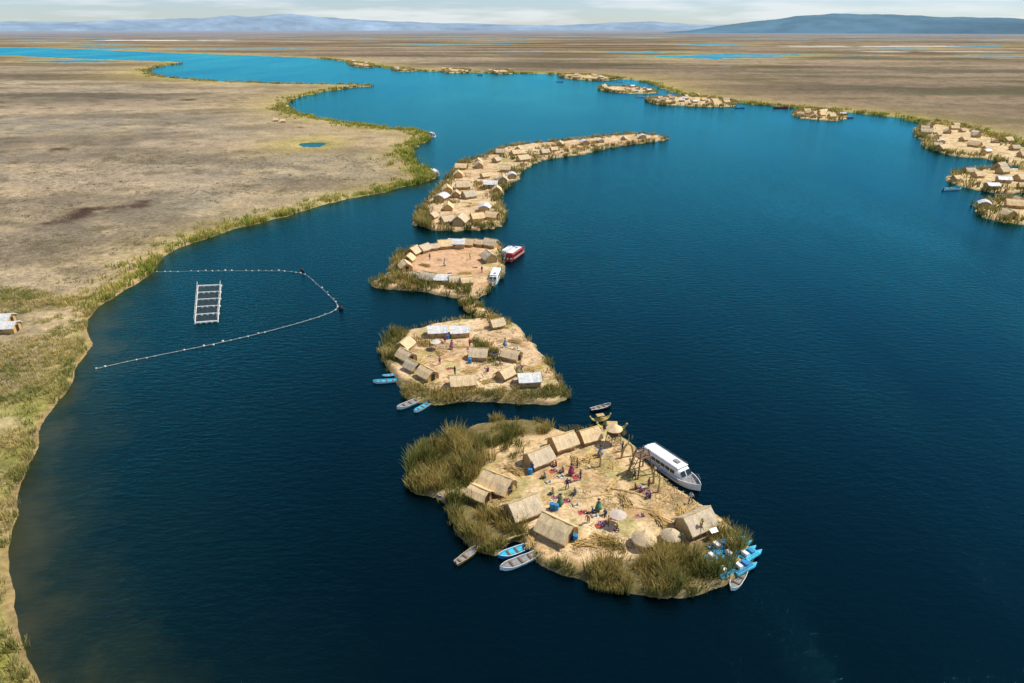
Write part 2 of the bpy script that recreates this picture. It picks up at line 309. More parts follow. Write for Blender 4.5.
I1=[(407,490),(410,465),(418,450),(440,442),(460,438),(475,426),(500,420),(530,420),(552,428),(572,433),(590,430),(606,427),(620,433),(637,450),(660,477),(688,496),(714,514),(735,532),(750,548),(752,562),(740,576),(715,588),(690,597),(660,600),(630,597),(600,590),(575,580),(552,574),(539,563),(534,548),(518,541),(503,548),(490,558),(470,548),(455,530),(445,510),(440,497),(420,496)]
r1=[[(408,490),(411,466),(419,450),(440,443),(462,440),(478,452),(492,464),(478,476),(470,490),(445,495),(420,495)],
 [(458,439),(476,427),(500,421),(532,421),(556,430),(546,437),(520,440),(505,447),(488,452),(470,448)],
 [(444,505),(455,498),(475,505),(500,518),(525,528),(528,540),(515,541),(503,548),(492,557),(472,547),(456,529)],
 [(590,592),(585,575),(605,565),(640,562),(655,553),(690,548),(712,538),(728,532),(742,548),(735,572),(712,586),(690,596),(660,599),(628,596)],
 [(543,563),(560,564),(585,572),(592,588),(575,579),(554,573)],
 [(598,545),(606,537),(622,545),(632,556),(618,560),(604,553)],
 [(505,447),(530,444),(525,455),(512,462),(500,457)]]
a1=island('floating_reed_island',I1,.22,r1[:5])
for k,(r,dn,th) in enumerate(zip(r1,[5,4,5,5,4,4,2],[.35,.42,.39,.39,.42,.35,.45])):
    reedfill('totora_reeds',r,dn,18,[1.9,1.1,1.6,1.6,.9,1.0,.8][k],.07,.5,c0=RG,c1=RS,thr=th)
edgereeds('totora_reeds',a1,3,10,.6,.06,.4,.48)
def straw(name,poly,n,l,w,z=.62):
    c=inpoly(poly,n); a=rng.uniform(0,np.pi,n); d=np.stack([np.cos(a),np.sin(a)],1)*(l*rng.uniform(.4,1.3,n))[:,None]/2; f=np.stack([-d[:,1],d[:,0]],1); f/=np.linalg.norm(f,axis=1)[:,None]; f*=(w*rng.uniform(.5,1.2,n))[:,None]/2
    z1=rng.uniform(z,z+.12,n); z2=rng.uniform(z,z+.12,n)
    V=np.stack([np.column_stack([c-d-f,z1]),np.column_stack([c-d+f,z1]),np.column_stack([c+d+f,z2]),np.column_stack([c+d-f,z2])],1).reshape(-1,3)
    m=rng.uniform(0,1,n)[:,None]; col=np.array([.26,.18,.08])*(1-m)+np.array([.72,.57,.33])*m
    npmesh(name,V,np.arange(4*n).reshape(-1,4),np.repeat(col,4,0),M_reed,False)
core1=GP([(505,460),(590,440),(618,441),(636,460),(696,507),(730,535),(700,548),(650,552),(600,560),(560,560),(535,545),(470,500),(480,480)])
straw('loose_straw',core1,9000,.7,.06,.5)

I2=[(378,348),(392,334),(418,329),(440,324),(470,319),(505,320),(520,328),(535,345),(548,362),(560,383),(571,399),(555,404),(530,405),(500,403),(470,401),(440,406),(420,402),(402,398),(396,385),(388,368)]
r2=[[(380,348),(392,335),(410,331),(405,342),(395,352),(398,366),(388,364)],[(398,380),(410,384),(425,388),(440,396),(470,394),(500,392),(530,391),(560,388),(569,398),(530,403),(470,400),(440,404),(405,398)],[(470,340),(485,340),(497,352),(500,368),(488,368),(478,356)],[(487,318),(505,320),(515,330),(500,334),(488,328)],[(415,342),(432,340),(436,350),(424,354)],[(505,378),(520,372),(528,380),(515,384)]]
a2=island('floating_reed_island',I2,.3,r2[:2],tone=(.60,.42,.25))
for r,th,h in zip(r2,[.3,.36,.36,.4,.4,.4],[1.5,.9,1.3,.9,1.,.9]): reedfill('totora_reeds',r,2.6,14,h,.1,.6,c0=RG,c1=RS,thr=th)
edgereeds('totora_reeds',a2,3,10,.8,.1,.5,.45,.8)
straw('loose_straw',GP([(400,350),(440,335),(510,330),(550,380),(500,395),(420,392)]),4000,.9,.1,.5)
I3=[(366,285),(384,277),(392,262),(402,252),(425,246),(450,243),(495,243),(505,249),(500,260),(506,268),(500,280),(488,292),(474,300),(455,298),(430,293),(400,290),(384,290)]
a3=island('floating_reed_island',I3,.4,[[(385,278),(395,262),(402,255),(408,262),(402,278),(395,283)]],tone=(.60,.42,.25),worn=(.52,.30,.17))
reedfill('totora_reeds',[(372,285),(388,274),(396,258),(405,254),(410,262),(404,276),(440,288),(470,292),(472,299),(430,294),(395,289)],1.6,12,1.4,.14,.7,c0=RG,c1=RS,thr=.43)
edgereeds('totora_reeds',a3,2.5,10,1.0,.14,.6,.47,.8)
I3b=[(456,297),(474,298),(482,306),(497,316),(505,322),(490,324),(470,316),(460,308)]
a3b=island('floating_reed_island',I3b,.4,[],top=.3); reedfill('totora_reeds',I3b,1.6,12,.8,.14,.7,c0=RG,thr=.42)
I4=[(414,224),(418,212),(430,197),(443,186),(452,172),(460,162),(480,159),(500,148),(530,144),(560,142),(600,137),(640,134),(667,137),(666,141),(640,143),(600,150),(575,156),(545,159),(522,169),(516,183),(503,190),(498,202),(506,216),(500,228),(470,230),(440,231),(425,229)]
a4=island('floating_reed_island',I4,.55,[[(414,224),(418,212),(425,204),(430,215),(430,228)]],tone=(.60,.43,.26),noisea=4.5)
reedfill('totora_reeds',[(415,224),(420,211),(430,214),(433,226),(428,229)],2.0,12,1.8,.2,.9,c0=RG,c1=RS,thr=.3); edgereeds('totora_reeds',a4,3.2,10,1.7,.2,.9,.36,2.4,c0=RG)
reedfill('totora_reeds',[(436,206),(450,190),(465,182),(500,181),(498,192),(475,196),(455,206)],.4,12,1.3,.2,.9,c0=RG,thr=.48)
reedfill('totora_reeds',[(500,158),(530,149),(570,146),(600,143),(590,150),(550,156),(515,164)],.25,12,1.5,.25,1.0,c0=RG,thr=.48)
FAR=[[(918,126),(930,121),(955,124),(975,130),(1005,140),(1024,148),(1060,160),(1060,172),(1024,168),(1000,163),(985,158),(955,157),(925,148),(922,140),(915,135)],
[(948,178),(960,171),(1000,169),(1060,172),(1060,195),(1010,193),(985,192),(965,187),(950,184)],
[(970,208),(990,200),(1060,198),(1060,228),(1010,224),(985,218)],
[(645,98),(700,96),(735,101),(736,107),(700,107),(650,104)],[(598,86.5),(640,87),(662,92),(640,94.5),(600,91)],[(558,74),(600,75),(622,79),(600,81),(560,78)],
[(488,70),(512,70),(515,74),(490,74)],[(442,69),(470,69),(470,73),(442,73)],[(392,68),(415,69),(413,72),(392,71)],[(346,61),(375,64),(373,68),(350,66)],[(792,112),(820,110),(846,114),(845,121),(815,120),(795,117)]]
for f in FAR:
    a=island('floating_reed_island',f,1.0,[],tone=(.62,.46,.26),noisea=6); edgereeds('totora_reeds',a,2.2,9,1.9,.35,1.5,.34,3.4,c0=RG)

# ---------------- mesh builder
class MB:
    def __init__(s): s.v=[];s.f=[];s.m=[];s.mats=[]
    def mi(s,m):
        if m not in s.mats: s.mats.append(m)
        return s.mats.index(m)
    def add(s,vs,fs,m,M=None):
        o=len(s.v); s.v+=[(M@Vector(v) if M else Vector(v)) for v in vs]; k=s.mi(m)
        for f in fs: s.f.append([o+i for i in f]); s.m.append(k)
    def box(s,c,d,m,rz=0,M=None,tap=1):
        x,y,z=[k/2 for k in d]; vs=[]
        for sz in(-1,1):
            t=1 if sz<0 else tap
            vs+=[(-x*t,-y*t,sz*z),(x*t,-y*t,sz*z),(x*t,y*t,sz*z),(-x*t,y*t,sz*z)]
        MM=Matrix.Translation(c)@Matrix.Rotation(rz,4,'Z')
        if M: MM=M@MM
        s.add(vs,[(0,3,2,1),(4,5,6,7),(0,1,5,4),(1,2,6,5),(2,3,7,6),(3,0,4,7)],m,MM)
    def tube(s,a,b,r0,r1,m,n=8):
        a=Vector(a);b=Vector(b); Q=(b-a).to_track_quat('Z','Y').to_matrix().to_4x4(); L_=(b-a).length; vs=[]
        for k,(r,z_) in enumerate([(r0,0),(r1,L_)]):
            for i in range(n): t=2*math.pi*i/n; vs.append((r*math.cos(t),r*math.sin(t),z_))
        fs=[(i,(i+1)%n,n+(i+1)%n,n+i) for i in range(n)]+[tuple(range(n-1,-1,-1)),tuple(range(n,2*n))]
        s.add(vs,fs,m,Matrix.Translation(a)@Q)
    def path(s,pts,rad,m,n=8):
        for i in range(len(pts)-1): s.tube(pts[i],pts[i+1],rad[i],rad[i+1],m,n)
    def rev(s,prof,m,n=20,M=None,jit=0):
        vs=[];K=len(prof)
        for r,z_ in prof:
            for i in range(n): t=2*math.pi*i/n; rr=r*(1+random.uniform(-jit,jit)); vs.append((rr*math.cos(t),rr*math.sin(t),z_))
        fs=[(k*n+i,k*n+(i+1)%n,(k+1)*n+(i+1)%n,(k+1)*n+i) for k in range(K-1) for i in range(n)]
        s.add(vs,fs,m,M)
    def loft(s,secs,m,cap=True,mf=None):
        n=len(secs[0]); o=len(s.v); s.v+=[Vector(p) for q in secs for p in q]
        for k in range(len(secs)-1):
            for i in range(n):
                s.f.append([o+k*n+i,o+k*n+(i+1)%n,o+(k+1)*n+(i+1)%n,o+(k+1)*n+i]); s.m.append(s.mi(mf(i) if mf else m))
        if cap:
            s.f.append([o+i for i in range(n)][::-1]); s.m.append(s.mi(m)); s.f.append([o+(len(secs)-1)*n+i for i in range(n)]); s.m.append(s.mi(m))
    def mesh(s,name,smooth=False):
        me=bpy.data.meshes.new(name); me.from_pydata([tuple(v) for v in s.v],[],s.f); 
        for m in s.mats: me.materials.append(m)
        me.polygons.foreach_set('material_index',s.m); me.polygons.foreach_set('use_smooth',[smooth]*len(s.f)); me.update(); return me
def put(name,me,x,y,z=.5,rz=0,sc=1,col=None):
    o=bpy.data.objects.new(name,me); S.collection.objects.link(o); o.location=(x,y,z); o.rotation_euler=(0,0,rz); o.scale=(sc,)*3 if not isinstance(sc,tuple) else sc
    if col: o.color=(*col,1)
    return o
def hut(L_,Wd,hw,hr,roofm,seed,door=1):
    random.seed(seed); b=MB(); x=L_/2-.2;y=Wd/2-.2
    vs=[]
    for sx in(-x,x): vs+=[(sx,-y,-.2),(sx,y,-.2),(sx,y,hw),(sx,0,hr-.12),(sx,-y,hw)]
    b.add(vs,[(0,1,2,3,4)[::-1],(5,6,7,8,9),(0,4,9,5),(1,6,7,2),(0,5,6,1)],M_wall)
    th=.16; secs=[]; n=10
    for k in range(n+1):
        X=-L_/2-.1+(L_+.2)*k/n; j=lambda a=.04: random.uniform(-a,a)
        e=Wd/2+.3; up=[(-e,hw-.22),(-e*.5,hw+(hr-hw)*.52+.06),(-.12,hr+.03),(.12,hr+.03),(e*.5,hw+(hr-hw)*.52+.06),(e,hw-.22)]
        lo=[(e-.02,hw-.22-th),(e*.5,hw+(hr-hw)*.52+.04-th),(0,hr-th),(-e*.5,hw+(hr-hw)*.52+.04-th),(-e+.02,hw-.22-th)]
        secs.append([(X+j(.03),yy+j(),zz+j()-.07*math.sin(math.pi*k/n)) for yy,zz in up+lo])
    b.loft(secs,roofm)
    if roofm is M_roof: b.path([(-L_/2-.18,0,hr+.07),(0,0,hr+.0),(L_/2+.18,0,hr+.07)],[.09,.11,.09],M_bund,7)
    if door:
        b.box((x+.02,0,.72),(.06,.8,1.45),M_dark); b.box((x+.04,-.45,.74),(.08,.09,1.55),M_wood); b.box((x+.04,.45,.74),(.08,.09,1.55),M_wood); b.box((x+.04,0,1.55),(.08,1.0,.09),M_wood)
    for sy in(-1,1): b.box((.5*sy,sy*(y+.02),hw*.58),(.6,.06,.4),M_dark)
    for sx in(-1,1):
        for sy in(-1,1): b.tube((sx*(x+.03),sy*(y+.03),-.2),(sx*(x+.03),sy*(y+.03),hw-.15),.06,.05,M_wood,6)
    return b.mesh('reed_hut')
HUTS=[hut(4.6,3.5,1.25,2.65,M_roof,1),hut(4.0,3.2,1.35,2.5,M_roof,2),hut(5.2,3.4,1.3,2.55,M_roof,3),hut(3.4,2.8,1.2,2.3,M_roof,4),hut(4.6,3.6,1.7,2.4,M_tin,5),hut(3.0,2.4,1.3,2.0,M_roof,6)]
def roundhut(r,hw,hr,seed):
    random.seed(seed); b=MB(); b.rev([(r*.92,-.2),(r*.95,hw*.5),(r*.92,hw)],M_wall,24)
    b.rev([(r*.9,hw-.12),(r*1.12,hw-.22),(r*1.1,hw-.05),(r*.8,hw+(hr-hw)*.35),(r*.45,hw+(hr-hw)*.72),(r*.1,hr),(.02,hr+.12)],M_roof,26,jit=.02)
    b.box((r*.93,0,.6),(.1,.7,1.2),M_dark); b.box((r*.95,-.4,.6),(.1,.08,1.25),M_wood); b.box((r*.95,.4,.6),(.1,.08,1.25),M_wood); b.tube((0,0,hr-.1),(0,0,hr+.35),.06,.03,M_bund,6)
    return b.mesh('round_reed_hut')
RH=roundhut(1.5,1.25,2.3,9)
def dirang(a,b): p=G(*a);q=G(*b); return math.atan2(q[1]-p[1],q[0]-p[0])
def huts_at(lst,sc=1):
    for k,(x,y,a,b,t) in enumerate(lst):
        X,Y=G(x,y); put('reed_hut',HUTS[t],X,Y,.52,dirang(a,b),sc)
huts_at([(588,444,(577,443),(598,437),3),(562,451,(549,454),(576,445),1),(538,467,(525,470),(552,459),1),(498,493,(482,480),(513,492),0),(480,503,(470,497),(492,507),5),(523,518,(509,522),(539,510),0),(557,539,(542,524),(573,539),0),(694,532,(680,535),(709,522),0)],.82)
for x,y,s in [(643,549,.8),(670,545,.68)]: X,Y=G(x,y); put('round_reed_hut',RH,X,Y,.5,-1.2,s)
huts_at([(438,338,(428,338),(448,337),4),(460,338,(450,338),(470,337),4),(405,352,(398,358),(412,346),1),(407,363,(399,358),(414,366),1),(414,373,(405,366),(423,375),3),(428,381,(419,374),(437,384),1),(463,389,(451,390),(475,388),2),(479,361,(469,360),(489,361),1),(505,381,(498,384),(512,377),3),(529,387,(520,388),(538,387),4),(512,362,(502,359),(522,364),1),(497,330,(489,331),(505,328),3)],.74)
l3=[(414,257),(424,254),(434,252),(445,250),(457,249),(469,248),(480,248),(491,249),(409,264),(406,272),(418,282),(430,284),(443,285),(456,286),(467,287),(489,263)]
c3=np.array(G(452,266))
for k,(x,y) in enumerate(l3):
    X,Y=G(x,y); a=math.atan2(Y-c3[1],X-c3[0])+math.pi/2+random.uniform(-.25,.25); put('reed_hut',HUTS[[3,1,5,1,4,3,5,1][k%8]],X,Y,.5,a,random.uniform(.78,.92))
l4=[(432,221),(447,225),(462,225),(478,223),(491,221),(485,212),(447,211),(440,203),(455,199),(470,200),(495,195),(448,193),(462,190),(490,189),(503,184),(460,179),(487,179),(511,179),(463,171),(477,170),(505,172),(480,164),(495,163),(524,162),(500,155),(515,157),(545,156),(520,151),(552,152),(560,147),(583,146),(600,144),(625,141),(643,139)]
for k,(x,y) in enumerate(l4):
    X,Y=G(x+random.uniform(-2,2),y+random.uniform(-1,1)); a=random.choice([0,math.pi/2,.5,-.4,1.1])+random.uniform(-.2,.2)
    put('reed_hut',HUTS[random.choice([0,1,1,2,3,4,4,3])],X,Y,.5,a,random.uniform(.75,1.05))
for f,nmax in zip(FAR,[26,11,10,20,10,10,6,6,5,6,9]):
    poly=GP(f); pts=[]; c=inpoly(poly,600); c=c[sdist(c,poly)>1.5]
    for q_ in c:
        if all((q_[0]-r[0])**2+(q_[1]-r[1])**2>8.2**2 for r in pts): pts.append(q_)
        if len(pts)>=nmax: break
    for q_ in pts: put('reed_hut',HUTS[random.choice([0,1,2,3,4,1,4])],q_[0],q_[1],.5,random.uniform(-.5,.5)+random.choice([0,0,math.pi/2]),random.uniform(.75,1.05))
for (x,y,t) in [(4,326,4),(9,334,4)]: X,Y=G(x,y); put('tin_roof_shed',HUTS[t],X,Y,.5,.1,.8)
for (x,y) in [(276,122),(283,123)]: X,Y=G(x,y); put('reed_hut',HUTS[3],X,Y,.5,.3,.8)

# ---------------- boats
def hullsecs(L_,Wd,Hh,n=14,bow=.35,sheer=.35,stern=.75,th=.07,fl=.12):
    secs=[]
    for k in range(n+1):
        s=k/n; x=-L_/2+L_*s
        w=Wd/2*(stern+(1-stern)*min(1,s/.35)) if s<.35 else Wd/2
        if s>1-bow: w*=max(.03,max(0.0,math.cos((s-(1-bow))/bow*math.pi/2))**.75)
        h=Hh+sheer*max(0,(s-.5)/.5)**2+.08*max(0,(.2-s)/.2); kz=-.22+.35*max(0,(s-.8)/.2)**2
        wi=max(w-th,.012); secs.append([(x,-w,h),(x,-w*.82,kz+.15),(x,0,kz),(x,w*.82,kz+.15),(x,w,h),(x,wi,h),(x,wi*.82,min(fl+.1,h-.05)),(x,-wi*.82,min(fl+.1,h-.05)),(x,-wi,h)])
    return secs
def rowboat(L_,Wd,hullm,inm,trim,seats=3):
    b=MB(); b.loft(hullsecs(L_,Wd,.42),hullm,mf=lambda i:hullm if i<4 else (trim if i in(4,8) else inm))
    for k in range(seats): b.box((-L_*.33+k*L_*.25,0,.33),(.28,Wd*.86*(.85 if k==0 else 1),.05),M_wood)
    b.box((-L_/2-.12,0,.35),(.25,.22,.4),M_black); b.tube((-L_/2-.12,0,.4),(-L_/2-.12,0,-.2),.04,.03,M_black,6)
    b.tube((-L_*.2,Wd*.3,.44),(L_*.2,Wd*.42,.5),.025,.025,M_wood,5)
    return b.mesh('rowboat',False)
RB=[rowboat(5,1.5,M_blue,M_cyan,M_white),rowboat(5.2,1.5,M_white,M_cyan,M_blue),rowboat(4.2,1.25,M_wood,M_grey,M_bund,2),rowboat(5.5,1.6,M_white,M_grey,M_white),rowboat(5,1.5,M_red,M_grey,M_red),rowboat(4.6,1.3,M_black,M_grey,M_white,3)]
def tourboat(trim,hm=None):
    hm=hm or M_white
    b=MB(); L_=11.5; Wd=2.9; secs=hullsecs(L_,Wd,.85,18,.3,.35,.9,.1,.55)
    b.loft(secs,hm,mf=lambda i:hm if i<5 or i==8 else M_grey)
    for sy in(-1,1):
        for k in range(9): b.box((-4.1+k*.82,sy*1.44,.7),(.8,.05,.12),trim)
    secs=[]
    for x,w,h in [(-4.6,1.1,1.9),(-4.5,1.18,1.95),(-3,1.2,2.0),(0,1.2,2.02),(2.0,1.18,2.0),(2.7,1.1,1.75),(3.2,1.0,1.1)]:
        secs.append([(x,-w,.5),(x,-w*.98,h-.25),(x,-w*.8,h-.04),(x,0,h+.04),(x,w*.8,h-.04),(x,w*.98,h-.25),(x,w,.5)])
    b.loft(secs,hm)
    for sy in(-1,1):
        for k in range(7): b.box((-3.95+k*.92,sy*1.205,1.38),(.76,.05,.48),M_glass)
    for sy in(-.52,.52):
        b.add([(2.78,sy-.42,1.76),(2.78,sy+.42,1.76),(3.26,sy+.4,1.18),(3.26,sy-.4,1.18)],[(0,1,2,3)],M_glass)
    b.box((-.9,0,2.09),(6.6,2.0,.05),M_white); 
    for sy in(-1,1):
        b.tube((-4.2,sy*1.05,2.25),(2.2,sy*1.05,2.25),.025,.025,M_grey,5)
        for k in range(6): b.tube((-4.2+k*1.28,sy*1.05,2.0),(-4.2+k*1.28,sy*1.05,2.25),.02,.02,M_grey,5)
        b.path([(3.3,sy*1.15,1.0),(4.4,sy*.85,1.75),(5.5,sy*.1,1.9)],[.025]*3,M_grey,5); b.tube((4.4,sy*.85,1.05),(4.4,sy*.85,1.75),.02,.02,M_grey,5)
    b.box((-5.0,0,.75),(.9,2.2,.08),M_grey); b.box((-5.5,.5,.7),(.4,.35,.7),M_black); b.box((-5.5,-.5,.7),(.4,.35,.7),M_black); b.box((1.0,.2,2.2),(.9,.6,.15),M_grey)
    return b.mesh('tour_boat')
TB=tourboat(M_blue); TR=tourboat(M_white,M_red)
def boat(name,me,a,b,L0,z=0,sc=None):
    p=Vector(G(*a));q_=Vector(G(*b)); c=(p+q_)/2; l=(q_-p).length; put(name,me,c.x,c.y,z,math.atan2((q_-p).y,(q_-p).x),(sc or l/L0))
boat('tour_boat',TB,(641,452),(700,492),11.5)
boat('rowboat',RB[5],(591,411),(611,406),4.6)
boat('rowboat',RB[0],(466,493),(437,498),5)
boat('rowboat',RB[2],(456,565),(478,549),4.2); boat('rowboat',RB[0],(530,547),(498,559),5); boat('rowboat',RB[3],(536,556),(500,571),5.5)
boat('rowboat',RB[3],(745,569),(731,592),5.5)
boat('rowboat',RB[1],(397,381),(373,383),5.2); boat('rowboat',RB[3],(420,400),(397,410),5.5); boat('rowboat',RB[1],(429,404),(414,413),5.2); boat('rowboat',RB[0],(397,375),(382,377),5)
boat('tour_boat',TB,(499,270),(490,290),11.5,sc=.8); boat('tour_boat',TR,(507,262),(524,250),11.5,sc=.85); boat('tour_boat',TB,(503,256),(514,249),11.5,sc=.6)
boat('rowboat',RB[0],(68,323),(84,324),5); boat('rowboat',RB[3],(424,138),(436,137),5.5); boat('tour_boat',TB,(428,134),(437,137),11.5,sc=.7)
boat('rowboat',RB[4],(776,108),(786,108),5,sc=2)
boat('rowboat',RB[1],(945,190),(960,189),5.2,sc=1.4); boat('tour_boat',TB,(437,176),(431,172),11.5,sc=.8); 
for x,y in [(620,82),(640,97),(560,82),(740,108),(850,118),(520,72),(1003,196),(480,75)]:
    X,Y=G(x,y); put('rowboat',random.choice(RB[:4]),X,Y,0,random.uniform(-.4,.4),1.3)
b=MB()
for k,(dx,dy,rz) in enumerate([(0,0,.5),(1.6,.5,.55),(-.6,1.8,.45),(1.2,2.2,.5),(2.7,2.2,.6),(.3,3.4,.5),(2.0,3.8,.4)]):
    M0=Matrix.Translation((dx,dy,.25))@Matrix.Rotation(rz,4,'Z')
    for sy in(-.35,.35):
        b.tube(M0@Vector((-1.3,sy,0)),M0@Vector((1.1,sy,0)),.27,.27,M_cyan,10); b.tube(M0@Vector((1.1,sy,0)),M0@Vector((1.6,sy,.15)),.27,.05,M_cyan,10)
    b.box((-.1,0,.28),(2.0,1.0,.06),M_blue if k%2 else M_cyan,M=M0); b.box((-.6,0,.5),(.4,.7,.35),M_white,M=M0); b.box((.3,0,.42),(.4,.7,.2),M_blue,M=M0)
X,Y=G(734,570); put('pedal_boats',b.mesh('pedal_boats'),X-.9,Y-.6,.15,0,1.05)
def totora():
    b=MB()
    for sy in(-.45,.45):
        pts=[];rr=[]
        for k in range(15):
            s=k/14*2-1; pts.append((s*3.4,sy*(1-.75*abs(s)**3),.15+1.5*abs(s)**4)); rr.append(.42*(1-.72*abs(s)**3))
        b.path(pts,rr,M_yel,10)
    for k in range(7): b.box((-1.8+k*.6,0,.52),(.07,1.5,.07),M_bund)
    for sx in(-1,1): b.rev([(.02,-.3),(.22,-.15),(.28,.1),(.15,.3),(.02,.36)],M_yel,10,Matrix.Translation((sx*3.45,0,1.8)))
    for x in(-1,1):
        for y in(-.6,.6): b.tube((x,y,.4),(x,y,1.9),.05,.05,M_wood,6)
    b.box((0,0,1.98),(2.6,1.7,.12),M_bund,tap=.85); b.box((-1.0,0,.68),(.4,1.1,.25),M_bund); b.box((.9,0,.68),(.4,1.1,.25),M_bund)
    return b.mesh('totora_reed_boat')
TT=totora(); boat('totora_reed_boat',TT,(597,430),(626,431),6.8,.05); boat('totora_reed_boat',TT,(590,422),(610,419),6.8,.05)
def tower():
    b=MB()
    for x in(-1,1):
        for y in(-1,1): b.tube((x*1.1,y*1.1,-.3),(x*.8,y*.8,3.4),.08,.07,M_wood,6)
    b.box((0,0,2.1),(2.0,2.0,.1),M_wood); b.rev([(1.5,3.2),(1.55,3.3),(.8,3.8),(.05,4.3)],M_roof,14,jit=.04)
    for a in range(4):
        M0=Matrix.Rotation(a*math.pi/2,4,'Z'); b.tube(M0@Vector((-.87,.87,2.8)),M0@Vector((.87,.87,2.8)),.04,.04,M_wood,5); b.tube(M0@Vector((-1,1,.3)),M0@Vector((.92,.92,2.0)),.045,.045,M_wood,5)
    for k in range(7): b.box((1.15,0,.1+k*.3),(.06,.6,.05),M_wood)
    return b.mesh('lookout_tower')
TW=tower()
X,Y=G(613,447); put('lookout_tower',TW,X,Y,.5,.4,.7)
b=MB()
for x in(-1,1):
    for y in(-1,1): b.tube((x*1.2,y*1.0,-.2),(x*.55,y*.45,3.6),.10,.08,M_wood,7)
b.box((0,0,2.7),(1.7,1.5,.1),M_wood)
for z_ in(1.0,3.2):
    w=1.2-.65*(z_+.2)/3.8; v_=1.0-.55*(z_+.2)/3.8
    for s_ in(-1,1): b.tube((-w,s_*v_,z_),(w,s_*v_,z_),.05,.05,M_wood,6); b.tube((s_*w,-v_,z_),(s_*w,v_,z_),.05,.05,M_wood,6)
for s_ in(-.28,.28): b.tube((-2.0,s_,-.1),(-.7,s_,2.8),.05,.05,M_wood,6)
for k in range(8): f=k/8+.06; b.tube((-2+1.3*f,-.28,-.1+2.9*f),(-2+1.3*f,.28,-.1+2.9*f),.035,.035,M_wood,5)
X,Y=G(640,477); put('lookout_tower',b.mesh('pole_lookout'),X,Y,.5,.5,1.0)
def arch(h,w):
    b=MB(); pts=[(w*math.cos(t),0,h*math.sin(t)) for t in np.linspace(0,math.pi,11)]; b.path(pts,[.14]*11,M_bund,8)
    b.tube((0,0,h-.05),(0,0,h+.7),.1,.03,M_bund,7); b.tube((-w,0,-.2),(-w,0,.2),.2,.16,M_bund,8); b.tube((w,0,-.2),(w,0,.2),.2,.16,M_bund,8); return b.mesh('reed_arch')
def totem():
    b=MB(); b.path([(0,0,-.2),(0,0,.8),(.05,0,1.6),(0,0,2.3)],[.2,.16,.12,.1],M_bund,8); b.rev([(.02,-.2),(.2,-.1),(.24,.1),(.12,.3),(.02,.4)],M_bund,10,Matrix.Translation((0,0,2.5))); b.path([(-.7,0,1.5),(0,0,1.7),(.7,0,2.0)],[.05,.09,.05],M_bund,7); return b.mesh('reed_sculpture')
AR=arch(2.1,.8);TO=totem()
for x,y,a in [(627,461,.3)]: X,Y=G(x,y); put('reed_arch',AR,X,Y,.5,a)
for x,y in [(653,487),(658,496),(629,478),(700,540),(600,470)]: X,Y=G(x,y); put('reed_sculpture',TO,X,Y,.5,random.uniform(0,3),.85)
b=MB()
pts=[(-3.2,0,.12),(-1,.15,.14),(1,.1,.14),(3.2,-.1,.12)]; b.path(pts,[.2,.24,.24,.18],M_bund,9)
for k in range(6): b.rev([(.235,-.03),(.26,0),(.235,.03)],M_wood,10,Matrix.Translation((-2.6+k*1.05,.07,.13))@Matrix.Rotation(math.pi/2,4,'Y'))
LG=b.mesh('reed_bundle_bench')
for x,y,a,s in [(618,484,.9,.8),(630,497,-.4,.7),(598,500,.3,.5),(660,507,.9,.6),(560,487,.2,.5),(500,478,.7,.6),(455,350,.2,.6),(450,365,-.4,.6),(520,540,.4,.5),(690,514,.8,.5),(610,476,.2,.5),(650,515,-.3,.6)]:
    X,Y=G(x,y); put('reed_bundle_bench',LG,X,Y,.5,a,s)
def parasol():
    b=MB(); b.tube((0,0,-.1),(0,0,2.2),.03,.025,M_white,6); vs=[(0,0,2.35)]+[(1.25*math.cos(t),1.25*math.sin(t),1.9+(.04 if i%2 else 0)) for i,t in enumerate(np.linspace(0,2*math.pi,17)[:-1])]
    b.add(vs,[(0,1+i,1+(i+1)%16) for i in range(16)],M_cloth)
    b.rev([(.25,-.05),(.25,.08),(.03,.1)],M_grey,12); return b.mesh('parasol')
PS=parasol()
for x,y,c,s in [(617,529,(.55,.47,.38),.75),(436,352,(.6,.55,.45),.7),(478,344,(.5,.38,.2),.6)]:
    X,Y=G(x,y); put('parasol',PS,X,Y,.5,0,s,c)
def blanket(seed):
    random.seed(seed); b=MB(); n=8; vs=[];fs=[]
    for j in range(n+1):
        for i in range(n+1): vs.append((-1+2*i/n+random.uniform(-.03,.03),-.6+1.2*j/n,.1+random.uniform(0,.05)))
    for j in range(n):
        for i in range(n): fs.append((j*(n+1)+i,j*(n+1)+i+1,(j+1)*(n+1)+i+1,(j+1)*(n+1)+i))
    b.add(vs,fs,M_cloth)
    for k in range(10):
        x,y=random.uniform(-.85,.85),random.uniform(-.45,.45); m=random.choice([M_white,M_red,M_blue,M_yel,M_bund,M_wood,M_black])
        if k%2: b.box((x,y,.2),(random.uniform(.1,.3),random.uniform(.1,.25),.14),m,random.uniform(0,3),tap=.8)
        else: b.rev([(.03,.12),(.12,.14),(.15,.22),(.07,.32),(.02,.36)],m,9,Matrix.Translation((x,y,0)))
    return b.mesh('market_blanket')
BL=[blanket(i) for i in range(3)]
BC=[(.42,.06,.06),(.08,.13,.28),(.36,.14,.2),(.42,.26,.08),(.10,.22,.08),(.6,.55,.45),(.25,.05,.04),(.3,.2,.12)]
